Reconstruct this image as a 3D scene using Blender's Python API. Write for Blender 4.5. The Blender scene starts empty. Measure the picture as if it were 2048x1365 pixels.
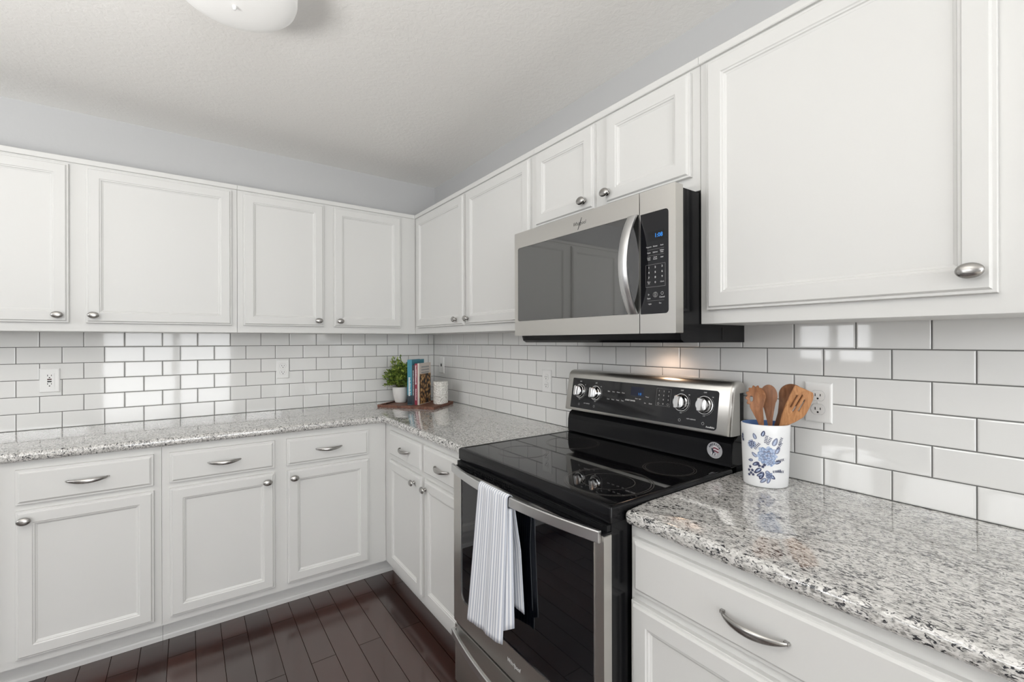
import bpy, bmesh, math, random
from mathutils import Vector, Matrix
random.seed(7)
D = bpy.data
SC = bpy.context.scene
COL = SC.collection
R = math.radians

# ------------------------------------------------------------------ camera
cam_d = D.cameras.new('camera'); cam = D.objects.new('camera', cam_d); COL.objects.link(cam)
cam_d.sensor_width = 36.0
cam_d.lens = 36.0 * 904.8 / 2048.0
cam_d.clip_start = 0.02
cam.matrix_world = (Matrix.Translation((-1.4711, -3.0465, 1.3280)) @ Matrix.Rotation(-0.6210, 4, 'Z')
                    @ Matrix.Rotation(R(90), 4, 'X') @ Matrix.Rotation(-0.0025, 4, 'Z'))
SC.camera = cam
# ------------------------------------------------------------------ colour management
SC.view_settings.view_transform = 'Standard'
SC.view_settings.look = 'None'
SC.view_settings.exposure = 0.15
SC.view_settings.gamma = 1.0
SC.view_settings.use_curve_mapping = False
SC.cycles.max_bounces = 10
SC.cycles.diffuse_bounces = 6
SC.cycles.glossy_bounces = 5
SC.cycles.use_denoising = True
SC.cycles.denoising_prefilter = 'ACCURATE'
SC.cycles.denoising_quality = 'HIGH'
SC.cycles.caustics_reflective = False
SC.cycles.caustics_refractive = False
SC.cycles.blur_glossy = 0.5
SC.cycles.sample_clamp_indirect = 8
# ------------------------------------------------------------------ sky outside the windows
W = D.worlds.new('World'); SC.world = W; W.use_nodes = True
bg = W.node_tree.nodes['Background']
bg.inputs[0].default_value = (0.97, 0.985, 1.0, 1); bg.inputs[1].default_value = 6.2

def area(name, loc, rot, sx, sy, power, color=(1, 1, 1), portal=False):
    l = D.lights.new(name, 'AREA'); l.shape = 'RECTANGLE'; l.size = sx; l.size_y = sy
    l.energy = power; l.color = color
    o = D.objects.new(name, l); COL.objects.link(o); o.location = loc; o.rotation_euler = rot
    if portal: l.cycles.is_portal = True
    return o
# daylight through the openings of the room (portals guide the sky light)
ZC = 2.465                         # ceiling height
RX0, RY0 = -4.6, -6.2              # far walls of the open room behind the camera
WIN_R = (-2.58, -0.82, 0.05, 2.40) # sliding door opening in the rear wall: x0, x1, z0, z1
WIN_L = [(-2.75, -1.55, 1.62, 2.36), (-1.35, -0.55, 1.05, 2.36)]  # left wall openings, the first added for light: y0, y1, z0, z1
area('rear_daylight', ((WIN_R[0]+WIN_R[1])/2, RY0-0.08, (WIN_R[2]+WIN_R[3])/2), (R(90), 0, 0),
     WIN_R[1]-WIN_R[0], WIN_R[3]-WIN_R[2], 1, portal=True)
WIN_ADDED = [(-0.76, -0.06, 1.58, 2.40), (-4.40, -2.66, 1.58, 2.40)]  # high windows added beside the sliding door to light the back cabinets
for q in WIN_ADDED:
    area('added_window_portal', ((q[0]+q[1])/2, RY0-0.08, (q[2]+q[3])/2), (R(90), 0, 0), q[1]-q[0], q[3]-q[2], 1, portal=True)
for (y0, y1, z0, z1) in WIN_L:
    area('side_daylight', (RX0-0.08, (y0+y1)/2, (z0+z1)/2), (R(90), 0, R(-90)), y1-y0, z1-z0, 1, portal=True)

# added fill lamp beside the camera, aimed up to brighten the ceiling
fl_ = D.lights.new('added_bounce_fill', 'AREA'); fl_.shape = 'DISK'; fl_.size = .9; fl_.energy = 44; fl_.color = (1, .985, .955)
fo_ = D.objects.new('added_bounce_fill', fl_); COL.objects.link(fo_); fo_.location = (-2.50, -2.45, 1.42); fo_.rotation_euler = (R(180), 0, 0)
# ------------------------------------------------------------------ node helpers / materials
def mat(name, color=(.8, .8, .8), rough=.5, metal=0, spec=.5, ior=1.45, coat=0, emit=None, es=1):
    m = D.materials.new(name); m.use_nodes = True
    b = m.node_tree.nodes['Principled BSDF']
    b.inputs['Base Color'].default_value = (*color, 1)
    b.inputs['Roughness'].default_value = rough
    b.inputs['Metallic'].default_value = metal
    b.inputs['Specular IOR Level'].default_value = spec
    b.inputs['IOR'].default_value = ior
    b.inputs['Coat Weight'].default_value = coat
    if emit:
        b.inputs['Emission Color'].default_value = (*emit, 1); b.inputs['Emission Strength'].default_value = es
    return m
def nd(m, t, **k):
    n = m.node_tree.nodes.new(t)
    for a, v in k.items(): setattr(n, a, v)
    return n
def ln(m, a, b): m.node_tree.links.new(a, b)
def bsdf(m): return m.node_tree.nodes['Principled BSDF']
def coords(m, scale=(1, 1, 1), rot=(0, 0, 0), kind='geo'):
    mp = nd(m, 'ShaderNodeMapping'); mp.inputs['Scale'].default_value = scale; mp.inputs['Rotation'].default_value = rot
    if kind == 'geo': ln(m, nd(m, 'ShaderNodeNewGeometry').outputs['Position'], mp.inputs[0])
    else: ln(m, nd(m, 'ShaderNodeTexCoord').outputs[kind], mp.inputs[0])
    return mp.outputs[0]
def noise(m, vec, scale, detail=2, rough=.5, dist=0):
    n = nd(m, 'ShaderNodeTexNoise'); ln(m, vec, n.inputs['Vector'])
    n.inputs['Scale'].default_value = scale; n.inputs['Detail'].default_value = detail
    n.inputs['Roughness'].default_value = rough; n.inputs['Distortion'].default_value = dist
    return n.outputs['Fac']
def ramp(m, fac, stops, interp='LINEAR'):
    r = nd(m, 'ShaderNodeValToRGB'); r.color_ramp.interpolation = interp
    el = r.color_ramp.elements
    while len(el) < len(stops): el.new(.5)
    for e, (p, c) in zip(el, stops): e.position = p; e.color = (*c, 1) if len(c) == 3 else c
    ln(m, fac, r.inputs[0]); return r.outputs[0]
def mix(m, fac, a, b, mode='MIX'):
    x = nd(m, 'ShaderNodeMix', data_type='RGBA', blend_type=mode)
    for s, v in ((x.inputs['Factor'], fac), (x.inputs['A'], a), (x.inputs['B'], b)):
        if hasattr(v, 'node'): ln(m, v, s)
        elif isinstance(v, (int, float)): s.default_value = v
        else: s.default_value = (*v, 1)
    return x.outputs['Result']
def bump(m, h, strength=.2, dist=.002):
    b = nd(m, 'ShaderNodeBump'); b.inputs['Strength'].default_value = strength; b.inputs['Distance'].default_value = dist
    ln(m, h, b.inputs['Height']); ln(m, b.outputs[0], bsdf(m).inputs['Normal']); return b

M = {}
M['white'] = mat('white_cabinet_paint', (.675, .675, .662), .38)
M['wall'] = mat('grey_wall_paint', (.53, .534, .54), .7)
bump(M['wall'], noise(M['wall'], coords(M['wall']), 55, 3), .25, .002)
M['ceil'] = mat('ceiling_paint', (.90, .89, .868), .75)
_v = coords(M['ceil'])
bump(M['ceil'], ramp(M['ceil'], noise(M['ceil'], _v, 48, 3, .55, .6), [(.42, (0, 0, 0)), (.58, (1, 1, 1))]), .2, .002)
M['bounce_floor'] = mat('added_bounce_floor', (.62, .58, .52), .95)  # pale floor added out of view to bounce light onto the ceiling
M['tile'] = mat('white_glazed_tile', (.74, .74, .73), .05, coat=.3)
bump(M['tile'], noise(M['tile'], coords(M['tile']), 16, 1), .035, .004)
M['grout'] = mat('grey_grout', (.17, .168, .163), .9)
# granite
m = M['granite'] = mat('speckled_granite', rough=.10, spec=.5, coat=.75)
bsdf(m).inputs['Coat Roughness'].default_value = .015; bsdf(m).inputs['Coat IOR'].default_value = 1.6
v = coords(m, (1.0, .50, 1.0), (0, 0, R(8)))
n1 = noise(m, v, 120, 4, .65, .6); n2 = noise(m, v, 210, 3, .6, .5); n3 = noise(m, v, 30, 2)
base = ramp(m, n1, [(.32, (.27, .265, .255)), (.44, (.53, .52, .50)), (.56, (.72, .71, .69)), (.75, (.60, .585, .56))])
n4 = noise(m, v, 155, 3, .62, 1.2)
th = nd(m, 'ShaderNodeMath', operation='MULTIPLY_ADD'); ln(m, n3, th.inputs[0]); th.inputs[1].default_value = .16; ln(m, n4, th.inputs[2])
mask = ramp(m, th.outputs[0], [(.640, (0, 0, 0)), (.675, (1, 1, 1))])
grey = mix(m, ramp(m, n2, [(.52, (0, 0, 0)), (.64, (1, 1, 1))]), base, (.25, .245, .235))
fin = mix(m, mask, grey, (.028, .030, .035))
ln(m, fin, bsdf(m).inputs['Base Color'])
# floor planks
m = M['floor'] = mat('dark_wood_floor', rough=.22, ior=2.0)
v = coords(m, (1, 1, 1), (0, 0, R(90)))
br = nd(m, 'ShaderNodeTexBrick'); br.offset = .37; br.offset_frequency = 2
ln(m, v, br.inputs['Vector'])
br.inputs['Scale'].default_value = 1; br.inputs['Brick Width'].default_value = 1.05; br.inputs['Row Height'].default_value = .0965
br.inputs['Mortar Size'].default_value = .0013; br.inputs['Mortar Smooth'].default_value = .2; br.inputs['Bias'].default_value = 0
br.inputs['Color1'].default_value = (.026, .0085, .0065, 1); br.inputs['Color2'].default_value = (.066, .022, .015, 1)
br.inputs['Mortar'].default_value = (.004, .002, .002, 1)
g = noise(m, coords(m, (40, 2.2, 1)), 6, 4, .6)
c = mix(m, ramp(m, g, [(.3, (0, 0, 0)), (.75, (.7, .7, .7))]), br.outputs['Color'], (.024, .010, .008))
sp = noise(m, coords(m, (1, .5, 1)), 210, 1, .5, 1.0)
c = mix(m, ramp(m, sp, [(.835, (0, 0, 0)), (.85, (.8, .8, .8))]), c, (.45, .40, .34))
ln(m, c, bsdf(m).inputs['Base Color'])
bump(m, br.outputs['Fac'], -.6, .003)
inv = nd(m, 'ShaderNodeMath', operation='MULTIPLY_ADD'); ln(m, br.outputs['Fac'], inv.inputs[0]); inv.inputs[1].default_value = -.5; inv.inputs[2].default_value = .5
ln(m, inv.outputs[0], bsdf(m).inputs['Specular IOR Level'])
ln(m, ramp(m, noise(m, coords(m, (6, 1, 1)), 9, 3), [(.3, (.14, .14, .14)), (.7, (.22, .22, .22))]), bsdf(m).inputs['Roughness'])

def brushed(name, color, rough, axis):
    m = mat(name, color, rough, 1)
    sc = {'y': (900, 4, 900), 'z': (900, 900, 4)}[axis]
    nn = noise(m, coords(m, sc), 1.0, 1)
    ln(m, ramp(m, nn, [(.3, (rough-.02,)*3), (.7, (rough+.03,)*3)]), bsdf(m).inputs['Roughness'])
    return m
M['steel'] = brushed('brushed_stainless_steel', (.60, .585, .555), .32, 'y')
M['steel_v'] = brushed('brushed_handle_steel', (.66, .66, .66), .30, 'z')
M['nickel'] = mat('brushed_nickel', (.42, .41, .395), .26, 1)
M['chrome'] = mat('polished_metal', (.75, .75, .75), .12, 1)
M['blk'] = mat('black_enamel', (.006, .006, .007), .14, spec=.28)
M['blkgloss'] = mat('black_ceramic_glass', (.006, .006, .007), .03)
M['mwglass'] = mat('tinted_oven_glass', (.018, .018, .017), .03, ior=2.25)
M['ovglass'] = mat('black_oven_glass', (.002, .0025, .004), .02, ior=1.62)
M['panel'] = mat('black_control_glass', (.006, .006, .008), .05, ior=1.5)
M['blkplastic'] = mat('black_plastic', (.008, .008, .009), .38, spec=.3)
M['ink'] = mat('white_print', (.72, .72, .72), .5)
M['ink_dim'] = mat('grey_print', (.30, .30, .30), .5)
M['ink_dark'] = mat('dark_print', (.012, .012, .012), .5)
M['digit'] = mat('blue_display_digits', (0, .05, .15), .5, emit=(.03, .25, .75), es=.9)
M['digit_dim'] = mat('dim_blue_display', (.006, .008, .020), .3, emit=(.03, .05, .30), es=.02)
M['burner'] = mat('burner_marking', (.075, .070, .066), .2)
M['plate'] = mat('white_plastic', (.78, .78, .77), .3)
M['slot'] = mat('dark_slot', (.01, .01, .01), .6)
M['gfci'] = mat('dark_button', (.06, .02, .018), .5)
M['pot'] = mat('matte_white_ceramic', (.74, .73, .71), .55)
M['soil'] = mat('soil', (.03, .022, .015), .9)
M['stem'] = mat('twig', (.10, .11, .03), .7)
m = M['leaf'] = mat('boxwood_leaf', rough=.45)
ln(m, ramp(m, noise(m, coords(m), 75, 2), [(.32, (.025, .055, .025)), (.46, (.11, .18, .035)), (.56, (.27, .36, .06)), (.70, (.42, .48, .12))]), bsdf(m).inputs['Base Color'])
m = M['jar'] = mat('embossed_white_ceramic', (.78, .765, .72), .18)
vo = nd(m, 'ShaderNodeTexVoronoi'); ln(m, coords(m), vo.inputs[0]); vo.inputs['Scale'].default_value = 95
bump(m, vo.outputs['Distance'], 1.0, .008)
def wood(name, stops, scale=(14, 14, 70), rough=.5, kind='geo', dist=1.5):
    m = mat(name, rough=rough)
    n = noise(m, coords(m, scale, kind=kind), 1.0, 5, .6, dist)
    ln(m, ramp(m, n, stops), bsdf(m).inputs['Base Color'])
    bump(m, n, .1, .001)
    return m
M['traywood'] = wood('reddish_tray_wood', [(.3, (.075, .030, .020)), (.5, (.16, .066, .042)), (.7, (.25, .115, .075))], (9, 60, 60))
M['traydark'] = mat('dark_handle_slot', (.018, .010, .008), .8)
M['wood_a'] = wood('red_brown_wood', [(.25, (.16, .065, .028)), (.5, (.30, .13, .058)), (.75, (.40, .19, .09))], (60, 60, 12))
M['wood_b'] = wood('dark_brown_wood', [(.25, (.11, .045, .02)), (.5, (.22, .095, .045)), (.75, (.33, .16, .08))], (60, 60, 12))
M['wood_c'] = wood('honey_brown_wood', [(.25, (.27, .115, .042)), (.5, (.44, .205, .082)), (.75, (.55, .29, .13))], (45, 45, 16), dist=2.5)
M['crock'] = mat('white_glazed_crock', (.80, .81, .82), .2)
M['crockin'] = mat('blue_glaze_inside', (.10, .19, .42), .25)
M['fl1'] = mat('pale_blue_print', (.42, .50, .66), .3)
M['fl2'] = mat('mid_blue_print', (.22, .30, .47), .3)
M['fl3'] = mat('navy_print', (.050, .060, .125), .3)
M['fl4'] = mat('slate_print', (.20, .22, .31), .3)
M['teal'] = mat('teal_book_cover', (.05, .24, .32), .4)
M['tealdark'] = mat('dark_teal_book_band', (.008, .02, .03), .4)
M['darkbook'] = mat('charcoal_book_cover', (.022, .026, .034), .4)
M['redbook'] = mat('wine_red_book_cover', (.26, .02, .045), .4)
M['creambook'] = mat('cream_book_cover', (.62, .56, .51), .45)
M['paper'] = mat('paper_edges', (.72, .69, .62), .8)
m = M['food'] = mat('golden_food_photo', rough=.4)
vo = nd(m, 'ShaderNodeTexVoronoi'); ln(m, coords(m, (1, 1, .85)), vo.inputs[0]); vo.inputs['Scale'].default_value = 58
ln(m, ramp(m, vo.outputs['Distance'], [(.10, (.72, .52, .27)), (.34, (.52, .30, .11)), (.52, (.22, .10, .04)), (.68, (.012, .009, .008))]), bsdf(m).inputs['Base Color'])
m = M['towel'] = mat('striped_cotton', rough=.9, spec=.1)
uv = nd(m, 'ShaderNodeUVMap'); sx = nd(m, 'ShaderNodeSeparateXYZ'); ln(m, uv.outputs[0], sx.inputs[0])
w1 = nd(m, 'ShaderNodeMath', operation='MULTIPLY'); ln(m, sx.outputs[0], w1.inputs[0]); w1.inputs[1].default_value = 2*math.pi
w2 = nd(m, 'ShaderNodeMath', operation='SINE'); ln(m, w1.outputs[0], w2.inputs[0])
w3 = nd(m, 'ShaderNodeMath', operation='MULTIPLY_ADD'); ln(m, w2.outputs[0], w3.inputs[0]); w3.inputs[1].default_value = .5; w3.inputs[2].default_value = .5
ln(m, ramp(m, w3.outputs[0], [(.30, (.83, .84, .86)), (.62, (.50, .53, .60))]), bsdf(m).inputs['Base Color'])
bump(m, noise(m, coords(m), 700, 2), .3, .001)
M['lamp'] = mat('frosted_lamp_glass', (.70, .70, .69), .35, emit=(1, .98, .94), es=.22)
M['stick1'] = mat('sticker_silver', (.46, .46, .48), .35)
M['stick_w'] = mat('sticker_white', (.75, .72, .74), .4)
M['stick_r'] = mat('sticker_red', (.18, .03, .05), .4)
M['stick_b'] = mat('sticker_navy', (.015, .018, .035), .4)
M['undl'] = mat('warm_lamp_lens', (.9, .8, .65), .4, emit=(1, .62, .34), es=2)
M['frame'] = mat('white_window_frame', (.75, .75, .75), .4)

# ------------------------------------------------------------------ geometry helpers
def FB(a, d, z): return Vector((a, -d, z))       # back run: along x, out of the wall, up
def FR(s, d, z): return Vector((-d, -s, z))      # right run: along the wall from the corner, out, up
def FI(x, y, z): return Vector((x, y, z))
ORG = {}
def fin_mesh(name, bm, mats, parent, smooth=None, recalc=True):
    if recalc: bmesh.ops.recalc_face_normals(bm, faces=bm.faces)
    if parent is not None:
        off = ORG[parent.name]; bmesh.ops.translate(bm, verts=bm.verts, vec=-off)
    me = D.meshes.new(name); bm.to_mesh(me); bm.free()
    for mm in (mats if isinstance(mats, (list, tuple)) else [mats]): me.materials.append(mm)
    if smooth is not None:
        me.polygons.foreach_set('use_smooth', [True]*len(me.polygons)); me.set_sharp_from_angle(angle=R(smooth))
    o = D.objects.new(name, me); COL.objects.link(o)
    if parent is not None:
        o.parent = parent; ORG[o.name] = ORG[parent.name]
    else: ORG[o.name] = Vector((0, 0, 0))
    return o
def thing(name, loc, label, cat, group=None):
    o = D.objects.new(name, None); COL.objects.link(o); o.location = loc; o.empty_display_size = .05
    ORG[o.name] = Vector(loc); o['label'] = label; o['category'] = cat
    if group: o['group'] = group
    return o
def tag(o, label, cat, group=None):
    o['label'] = label; o['category'] = cat
    if group: o['group'] = group
def structure(o): o['kind'] = 'structure'; return o
def box(bm, F, a0, a1, d0, d1, z0, z1):
    v = [bm.verts.new(F(a, d, z)) for a in (a0, a1) for d in (d0, d1) for z in (z0, z1)]
    for f in ((0, 1, 3, 2), (4, 6, 7, 5), (0, 4, 5, 1), (2, 3, 7, 6), (0, 2, 6, 4), (1, 5, 7, 3)):
        bm.faces.new([v[i] for i in f])
    return v
def bbox(name, F, a0, a1, d0, d1, z0, z1, m, parent, bev=0, seg=2):
    bm = bmesh.new(); box(bm, F, a0, a1, d0, d1, z0, z1)
    if bev: bmesh.ops.bevel(bm, geom=bm.edges[:], offset=bev, segments=seg, affect='EDGES', profile=.5)
    return fin_mesh(name, bm, m, parent, 40 if bev else None)
def rings(bm, F, a0, a1, z0, z1, base, prof):
    """nested rectangles following a moulding profile [(inset, depth)]"""
    loops = []
    for ins, dp in prof:
        loops.append([bm.verts.new(F(a, base+dp, z)) for a, z in
                      ((a0+ins, z0+ins), (a1-ins, z0+ins), (a1-ins, z1-ins), (a0+ins, z1-ins))])
    for l0, l1 in zip(loops, loops[1:]):
        for i in range(4): bm.faces.new((l0[i], l0[(i+1) % 4], l1[(i+1) % 4], l1[i]))
    bm.faces.new(loops[-1]); bm.faces.new(loops[0][::-1])
DOORP = [(0, 0), (0, .0115), (.0012, .013), (.0065, .013), (.0075, .0155), (.0105, .019), (.046, .019),
         (.0485, .0165), (.0525, .0160), (.0545, .0125), (.0585, .0110), (.0600, .0100)]
DRAWP = [(0, 0), (0, .0115), (.0012, .013), (.0075, .013), (.0090, .0155), (.0140, .019)]
def rr(a0, a1, z0, z1, r, n=6):
    """rounded rectangle, r = radius or 4 radii (a0z0, a1z0, a1z1, a0z1)"""
    if not isinstance(r, (tuple, list)): r = (r,)*4
    out = []
    for (cx, cz, sx, sz, rad, t0) in ((a0, z0, 1, 1, r[0], 180), (a1, z0, -1, 1, r[1], 270), (a1, z1, -1, -1, r[2], 0), (a0, z1, 1, -1, r[3], 90)):
        if rad <= 0: out.append((cx, cz)); continue
        for k in range(n+1):
            t = R(t0+90*k/n); out.append((cx+sx*rad+rad*math.cos(t), cz+sz*rad+rad*math.sin(t)))
    return out
def plate(bm, F, outer, holes, d0, d1, mi=0):
    eds = []
    for lp in [outer]+list(holes):
        vs = [bm.verts.new(F(a, d1, z)) for a, z in lp]
        eds += [bm.edges.new((vs[i], vs[(i+1) % len(vs)])) for i in range(len(vs))]
    r = bmesh.ops.triangle_fill(bm, use_beauty=True, use_dissolve=False, edges=eds)
    fs = [g for g in r['geom'] if isinstance(g, bmesh.types.BMFace)]
    for f in fs: f.material_index = mi
    if abs(d1-d0) > 1e-9:
        e = bmesh.ops.extrude_face_region(bm, geom=fs)
        vs = [g for g in e['geom'] if isinstance(g, bmesh.types.BMVert)]
        bmesh.ops.translate(bm, verts=vs, vec=F(0, d0, 0)-F(0, d1, 0))
        for g in e['geom']:
            if isinstance(g, bmesh.types.BMFace): g.material_index = mi
def bplate(name, F, outer, holes, d0, d1, m, parent):
    bm = bmesh.new(); plate(bm, F, outer, holes, d0, d1); return fin_mesh(name, bm, m, parent, 35)
def lathe(bm, O, X, Y, A, prof, n=28, sx=1, sy=1, cap=True):
    """profile [(r, h)] turned about axis A through O"""
    loops = []
    for r, h in prof:
        if r < 1e-6: loops.append([bm.verts.new(O+A*h)])
        else: loops.append([bm.verts.new(O+A*h+X*(r*sx*math.cos(2*math.pi*k/n))+Y*(r*sy*math.sin(2*math.pi*k/n))) for k in range(n)])
    for l0, l1 in zip(loops, loops[1:]):
        for k in range(n):
            k2 = (k+1) % n
            if len(l0) == 1 and len(l1) == 1: continue
            if len(l0) == 1: bm.faces.new((l0[0], l1[k], l1[k2]))
            elif len(l1) == 1: bm.faces.new((l0[k], l0[k2], l1[0]))
            else: bm.faces.new((l0[k], l0[k2], l1[k2], l1[k]))
    if cap:
        if len(loops[0]) > 1: bm.faces.new(loops[0][::-1])
        if len(loops[-1]) > 1: bm.faces.new(loops[-1])
def axes(F):
    o = F(0, 0, 0); return F(1, 0, 0)-o, F(0, 0, 1)-o, F(0, 1, 0)-o   # along, up, out
def sweep(bm, secs, close=True):
    """skin a list of sections (lists of points)"""
    L = [[bm.verts.new(p) for p in s] for s in secs]
    n = len(L[0])
    for a, b in zip(L, L[1:]):
        for k in range(n): bm.faces.new((a[k], a[(k+1) % n], b[(k+1) % n], b[k]))
    if close: bm.faces.new(L[0][::-1]); bm.faces.new(L[-1])
def text(name, s, F, a, z, d, size, m, parent, align='CENTER', sx=1.0, rot=0.0, shear=0, bold=0):
    """lettering as a thin mesh standing on the surface"""
    cu = D.curves.new('t', 'FONT'); cu.body = s; cu.size = size; cu.align_x = align; cu.align_y = 'CENTER'
    cu.extrude = .0001; cu.resolution_u = 2; cu.shear = shear; cu.offset = bold
    to = D.objects.new('t', cu); me = D.meshes.new_from_object(to); D.objects.remove(to); D.curves.remove(cu)
    bm = bmesh.new(); bm.from_mesh(me); D.meshes.remove(me)
    c, sn = math.cos(rot), math.sin(rot)
    for v in bm.verts:
        x, y, zz = v.co; x *= sx
        v.co = F(a+x*c-y*sn, d+zz+.0001, z+x*sn+y*c)
    return fin_mesh(name, bm, m, parent)
def merge_text(items, name, F, m, parent):
    """several small words printed on one surface = one printed layer"""
    tot = bmesh.new()
    for it in items:
        s, a, z, d, size = it[:5]; kw = it[5] if len(it) > 5 else {}
        cu = D.curves.new('t', 'FONT'); cu.body = s; cu.size = size; cu.align_x = 'CENTER'; cu.align_y = 'CENTER'
        cu.extrude = .0001; cu.resolution_u = 2; cu.offset = kw.get('bold', 0)
        to = D.objects.new('t', cu); me = D.meshes.new_from_object(to); D.objects.remove(to); D.curves.remove(cu)
        rot = kw.get('rot', 0); c, sn = math.cos(rot), math.sin(rot)
        for v in me.vertices:
            x, y, zz = v.co; v.co = F(a+x*c-y*sn, d+zz+.0001, z+x*sn+y*c)
        tot.from_mesh(me); D.meshes.remove(me)
    return fin_mesh(name, tot, m, parent)

def absorb(o, *others):
    """printed marks become part of the mesh of the surface they are printed on"""
    bm = bmesh.new(); bm.from_mesh(o.data)
    for q in others:
        k0 = len(o.data.materials)
        for mm in q.data.materials: o.data.materials.append(mm)
        n0 = len(bm.faces); bm.from_mesh(q.data); bm.faces.ensure_lookup_table()
        for f in bm.faces[n0:]: f.material_index += k0
        me = q.data; D.objects.remove(q); D.meshes.remove(me)
    bm.to_mesh(o.data); bm.free(); return o
# ------------------------------------------------------------------ the room
T = .006           # tiles stand proud of the grout bed
WALL = .020        # drywall lies behind the tile face (the tile face is x = 0 / y = 0)
def slab(name, x0, x1, y0, y1, z0, z1, m):
    bm = bmesh.new(); box(bm, FI, x0, x1, y0, y1, z0, z1); return structure(fin_mesh(name, bm, m, None))
slab('floor', RX0-.1, .12, RY0-.1, .12, -.06, 0, M['floor'])
slab('floor', RX0, WALL, RY0, -3.75, .0005, .012, M['bounce_floor'])  # added pale floor behind the camera, bounces light upward
slab('ceiling', RX0-.1, .12, RY0-.1, .12, ZC, ZC+.08, M['ceil'])
wb = slab('wall_back', RX0-.1, .12, WALL, .12, 0, ZC, M['wall'])
wr = slab('wall_right', WALL, .12, RY0-.1, WALL, 0, ZC, M['wall'])
bm = bmesh.new()
plate(bm, lambda a, d, z: Vector((a, RY0-d, z)), [(RX0-.1, 0), (WALL, 0), (WALL, ZC), (RX0-.1, ZC)],
      [[(q[0], q[2]), (q[1], q[2]), (q[1], q[3]), (q[0], q[3])] for q in [WIN_R]+WIN_ADDED], .1, 0)
structure(fin_mesh('wall_rear', bm, M['wall'], None))
bm = bmesh.new()
plate(bm, lambda a, d, z: Vector((RX0-d, a, z)), [(RY0, 0), (WALL, 0), (WALL, ZC), (RY0, ZC)],
      [[(y0, z0), (y1, z0), (y1, z1), (y0, z1)] for (y0, y1, z0, z1) in WIN_L], .1, 0)
structure(fin_mesh('wall_left', bm, M['wall'], None))
# window and sliding-door frames
def winframe(name, F, a0, a1, z0, z1, bars):
    bm = bmesh.new(); w = .05
    box(bm, F, a0, a0+w, 0, .06, z0, z1); box(bm, F, a1-w, a1, 0, .06, z0, z1)
    box(bm, F, a0+w, a1-w, 0, .06, z0, z0+w); box(bm, F, a0+w, a1-w, 0, .06, z1-w, z1)
    for b in bars: box(bm, F, b-.045, b+.045, .01, .055, z0+w, z1-w)
    structure(fin_mesh(name, bm, M['frame'], None))
winframe('window_1', lambda a, d, z: Vector((a, RY0-.08+d, z)), *WIN_R, [-1.62])
for i, q in enumerate(WIN_ADDED): winframe('window_%d' % (i+2), lambda a, d, z: Vector((a, RY0-.08+d, z)), *q, [])  # frames of the added high windows
for i, (y0, y1, z0, z1) in enumerate(WIN_L):  # first left window is added for light on the right cabinets
    winframe('window_%d' % (i+4), lambda a, d, z: Vector((RX0-.08+d, a, z)), y0, y1, z0, z1, [(y0+y1)/2])

# subway tiles: one tiled sheet per wall, each tile a pillowed slab over the grout bed
TW, TH, GR = .1540, .0780, .0030
def tiles(F, length, off, zlo, zhi, firstskip):
    bm = bmesh.new()
    box(bm, F, 0, length, -.018, -.0022, zlo, zhi)
    for f in bm.faces: f.material_index = 1
    for k in range(6):
        z0 = .914+k*TH; z1 = z0+TH
        o = off if k % 2 == 0 else off-.5*TW
        js = [0]+[o+i*TW for i in range(-1, 30) if (o+i*TW > (.1 if firstskip else .03) and o+i*TW < length)]+[length]
        for a0, a1 in zip(js, js[1:]):
            A0, A1, Z0, Z1 = a0+GR/2, a1-GR/2, z0+GR/2, min(z1-GR/2, zhi)
            if a0 == 0: A0 = .0005
            tx, tz = random.gauss(0, .0012), random.gauss(0, .0012)
            e = .0035; L = []
            for ins, d in ((0, -.0025), (0, -.0012), (.0012, -.0004), (e, 0)):
                ring = []
                for a, z in ((A0+ins, Z0+ins), (A1-ins, Z0+ins), (A1-ins, Z1-ins), (A0+ins, Z1-ins)):
                    dd = d+((a-(A0+A1)/2)*tx+(z-(Z0+Z1)/2)*tz)*1.0
                    ring.append(bm.verts.new(F(a, dd, z)))
                L.append(ring)
            for l0, l1 in zip(L, L[1:]):
                for i in range(4): bm.faces.new((l0[i], l0[(i+1) % 4], l1[(i+1) % 4], l1[i]))
            bm.faces.new(L[-1])
    return bm
FBm = lambda a, d, z: Vector((-a, -d, z))
o = fin_mesh('subway_tile_backsplash', tiles(FBm, 2.75, .1202, .914, 1.382, False), [M['tile'], M['grout']], wb)
o = fin_mesh('subway_tile_backsplash', tiles(FR, 3.45, .2042, .914, 1.382, True), [M['tile'], M['grout']], wr)

# ------------------------------------------------------------------ hardware
def knob(F, a, z, d, parent):
    X, Y, A = axes(F)
    bm = bmesh.new()
    lathe(bm, F(a, d, z), X, Y, A, [(.0085, 0), (.0085, .002), (.006, .004), (.0052, .011), (.008, .0145), (.0135, .0165),
                                    (.0150, .0185), (.0145, .0215), (.0115, .0245), (.006, .0262), (0, .0268)], 28, 1.36, 1.0)
    return fin_mesh('knob', bm, M['nickel'], parent, 50)
def pull(F, a, z, d, parent):
    bm = bmesh.new(); secs = []
    for i in range(25):
        s = -1+2*i/24; q = 1-s*s
        c = a+s*.066; out = d+.0015+.026*q**.75; hz = .0018+.0072*q**.7; ht = .0014+.0026*q**.5
        secs.append([F(c, out+ht*math.cos(t), z+hz*math.sin(t)-.004*q) for t in [2*math.pi*k/12 for k in range(12)]])
    sweep(bm, secs)
    for s in (-1, 1): box(bm, F, a+s*.060-.004, a+s*.060+.004, d, d+.007, z-.0035, z+.003)
    return fin_mesh('pull', bm, M['nickel'], parent, 50)
def door(F, a0, a1, z0, z1, face, parent, kn):
    bm = bmesh.new(); rings(bm, F, a0, a1, z0, z1, face+.0004, DOORP); o = fin_mesh('door', bm, M['white'], parent)
    if kn: knob(F, kn[0], kn[1], face+.0195, o)
    return o
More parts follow.
